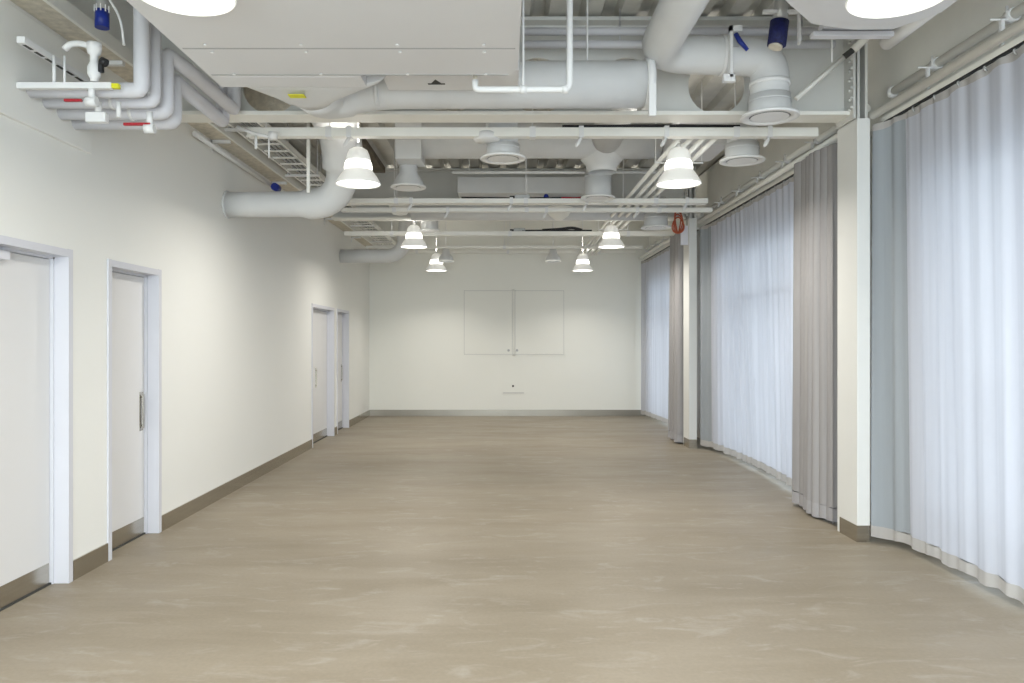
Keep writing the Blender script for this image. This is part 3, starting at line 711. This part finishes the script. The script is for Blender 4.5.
# ------------------------------------------------------------------ curtain rails
def rail(y0, y1, lab, ub):
    r = thing('curtain_rail', lab, 'curtain rail', (2.9, (y0+y1)/2, 3.28), 'curtain rails along the windows')
    MB().tube([(2.86, y0, 3.30), (2.86, y1, 3.30)], .03, 14).build('pipe', M['cream'], r)
    tb = MB().box((2.925, y0, 3.245), (2.955, y1, 3.285), .003).build('track_body', M['cream'], r)
    MB().box((2.928, y0, 3.232), (2.952, y1, 3.2445)).build('track_slot', M['black'], tb)
    MB().tube([(3.00, y0, 3.475), (3.00, y1, 3.475)], .032, 12).build('upper_pipe', M['cream'], r)
    MB().lathe([(0,-.045), (.03,-.04), (.045,0), (.03,.04), (0,.045)], (3.0, y1-.02, 3.475), 16).build('end_cap', M['white'], r)
    y = y0+.05 if ub is None else ub
    while y < y1:
        g = MB().cyl((2.87, y, 3.45), (3.04, y, 3.45), .007, 8).cyl((2.97, y, 3.44), (2.97, y, 3.53), .008, 8).box((2.93, y-.012, 3.285), (2.95, y+.012, 3.45)).cyl((3.0, y-.03, 3.475), (3.0, y+.03, 3.475), .040, 12)
        g.build('bracket', M['white'], r); y += .78
rail(-1.5, 5.87, 'nearest curtain rail with white pipe and black track, before the near column', -1.0+.02)
rail(6.26, 11.07, 'middle curtain rail between the two columns', 6.45)
rail(11.46, 15.85, 'farthest curtain rail, from the far column to the back wall', 11.7)

# ------------------------------------------------------------------ curtains
def sheet(y0, y1, xf, zb, zt, nz=16, step=.018, wob=.0, seed=0):
    rnd = random.Random(seed); n = int((y1-y0)/step)+1; m = MB(); bm = m.bm; G = []
    for j in range(nz+1):
        t = j/nz; z = zb+(zt-zb)*t
        G.append([bm.verts.new((*xf(y0+(y1-y0)*i/n, t), z + (0 if j else .008*math.sin(i*.31+seed)))) for i in range(n+1)])
    for j in range(nz):
        for i in range(n):
            f = bm.faces.new((G[j][i], G[j][i+1], G[j+1][i+1], G[j+1][i])); f.smooth = True
    return m
def fold(y, t, period, amp, seed):
    ph = 2*PI*y/period + 1.3*math.sin(y*1.9+seed) + .7*math.sin(y*4.3+seed*2) + (1-t)*.9*math.sin(y*2.7+seed)
    f = math.sin(ph); f = math.copysign(abs(f)**.8, f)
    return amp*(f*(.75+.25*math.sin(y*3.1+seed)) + .25*math.sin(2.1*ph+seed))
def sheer(y0, y1, lab, seed, bulge):
    r = thing('sheer_curtain', lab, 'curtain', (2.95, (y0+y1)/2, .02), 'white sheer curtains at the windows')
    def xf(y, t):
        u = (y-y0)/(y1-y0)
        end = min(1, (y-y0)/.15, (y1-y)/.15)
        tp = .55+.45*(1-t)
        e1 = max(0, 1-(y1-y)/.35)**2*.085 if u > .5 else 0
        return (2.945 - e1 + bulge*(1-t)*math.sin(PI*u) + fold(y, t, .19, .010*tp+.006, seed) + .03*(1-t)*math.sin(y*1.3+seed)*end, y)
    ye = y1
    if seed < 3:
        ye = y1-.30; sheet(ye, y1, xf, .135, 3.225, 16, seed=seed).build('pier_shade_edge', M['sheer_pier_shade'], r)  # end strip coloured darker to show the pier's shade through the cloth
    fb = sheet(y0, ye, xf, .135, 3.225, 16, seed=seed).build('fabric', M['sheer'], r)
    sheet(y0, y1, lambda y, t: (xf(y, t*.033)[0]-.001, y), .055, .135, 2, seed=seed).build('hem', M['hem'], fb)
    sheet(y0, y1, lambda y, t: (xf(y, 1-(1-t)*.015)[0]-.002, y), 3.18, 3.226, 1, seed=seed).build('heading_tape', M['hem'], fb)
    y = y0+.1; n = 0
    while y < y1 and n < 90:
        if y > 3.5:
            MB().tube([(2.94, y, 3.236), (2.93, y, 3.222), (2.935, y, 3.205), (2.95, y, 3.20)], .006, 6).build('hook', M['galv'], r); n += 1
        y += .27
sheer(-.6, 5.87, 'floor length white sheer curtain nearest the camera, right of the near column', 1, .03)
sheer(6.75, 11.05, 'white sheer curtain between the two columns', 2, .07)
sheer(12.0, 15.8, 'farthest white sheer curtain beside the back wall', 3, .05)
def drape(y0, y1, lab, seed, x0, x1):
    r = thing('grey_drape', lab, 'drape', (2.85, (y0+y1)/2, .02), 'grey drapes gathered beside the columns')
    yc = (y0+y1)/2
    def xf(y, t):
        u = (y-y0)/(y1-y0); tp = 1-.10*t*(1-0)
        ph = 2*PI*u*7.6 + 1.2*math.sin(u*7+seed) + .5*(1-t)*math.sin(u*11+seed)
        s = math.sin(ph); s = math.copysign(abs(s)**.75, s)
        X = x0+(x1-x0)*u + (.068+.026*math.sin(u*9+seed))*s*(.8+.3*(1-t))
        Y = yc+(y-yc)*(.93+.07*(1-t)) + .05*math.cos(ph)*1.2
        return (X, Y)
    sheet(y0, y1, xf, .14, 3.235, 18, .007, seed=seed).build('fabric', M['drape'], r)
    sheet(y0, y1, lambda y, t: (xf(y, t*.035)[0]-.0015, xf(y, t*.035)[1]), .025, .14, 2, .007, seed=seed).build('hem', M['drape_hem'], r)
drape(6.38, 7.27, 'long grey drape gathered in deep folds beside the near column', 4, 2.83, 2.80)
drape(11.52, 12.2, 'long grey drape gathered beside the far column', 6, 2.72, 2.74)

# ------------------------------------------------------------------ light from outside
W = bpy.data.worlds.new('World'); bpy.context.scene.world = W; W.use_nodes = True
bg = W.node_tree.nodes['Background']; bg.inputs[0].default_value = (.84,.91,1.0,1); bg.inputs[1].default_value = 1.75
for i, (a, b) in enumerate(WIN):
    d = bpy.data.lights.new('daylight_portal', 'AREA'); d.shape = 'RECTANGLE'; d.size = 2.8; d.size_y = b-a
    d.cycles.is_portal = True
    o = bpy.data.objects.new('daylight_portal', d); COL.objects.link(o); o.location = (3.33, (a+b)/2, 1.42); o.rotation_euler = (0, PI/2, 0)

d = bpy.data.lights.new('daylight_portal', 'AREA'); d.shape = 'RECTANGLE'; d.size = 5.3; d.size_y = 3.7; d.cycles.is_portal = True
o = bpy.data.objects.new('daylight_portal', d); COL.objects.link(o); o.location = (.15, YF-.15, 1.85); o.rotation_euler = (-PI/2, 0, PI)
d = bpy.data.lights.new('rear_daylight', 'AREA'); d.shape = 'RECTANGLE'; d.size = 5.2; d.size_y = 3.5; d.energy = 350; d.color = (.95,.97,1)
o = bpy.data.objects.new('rear_daylight', d); COL.objects.link(o); o.location = (.15, YF-.5, 1.85); o.rotation_euler = (-PI/2, 0, PI)
# ------------------------------------------------------------------ camera
cd = bpy.data.cameras.new('camera'); cam = bpy.data.objects.new('camera', cd); COL.objects.link(cam)
cd.sensor_width = 36; cd.lens = F/1024*36; cd.shift_x = (512-VX)/1024; cd.shift_y = (VY-341.5)/1024; cd.clip_start = .05
cam.location = (0, 0, H); cam.rotation_euler = (PI/2, 0, 0)
sc = bpy.context.scene; sc.camera = cam
sc.view_settings.view_transform = 'Standard'; sc.view_settings.exposure = .5
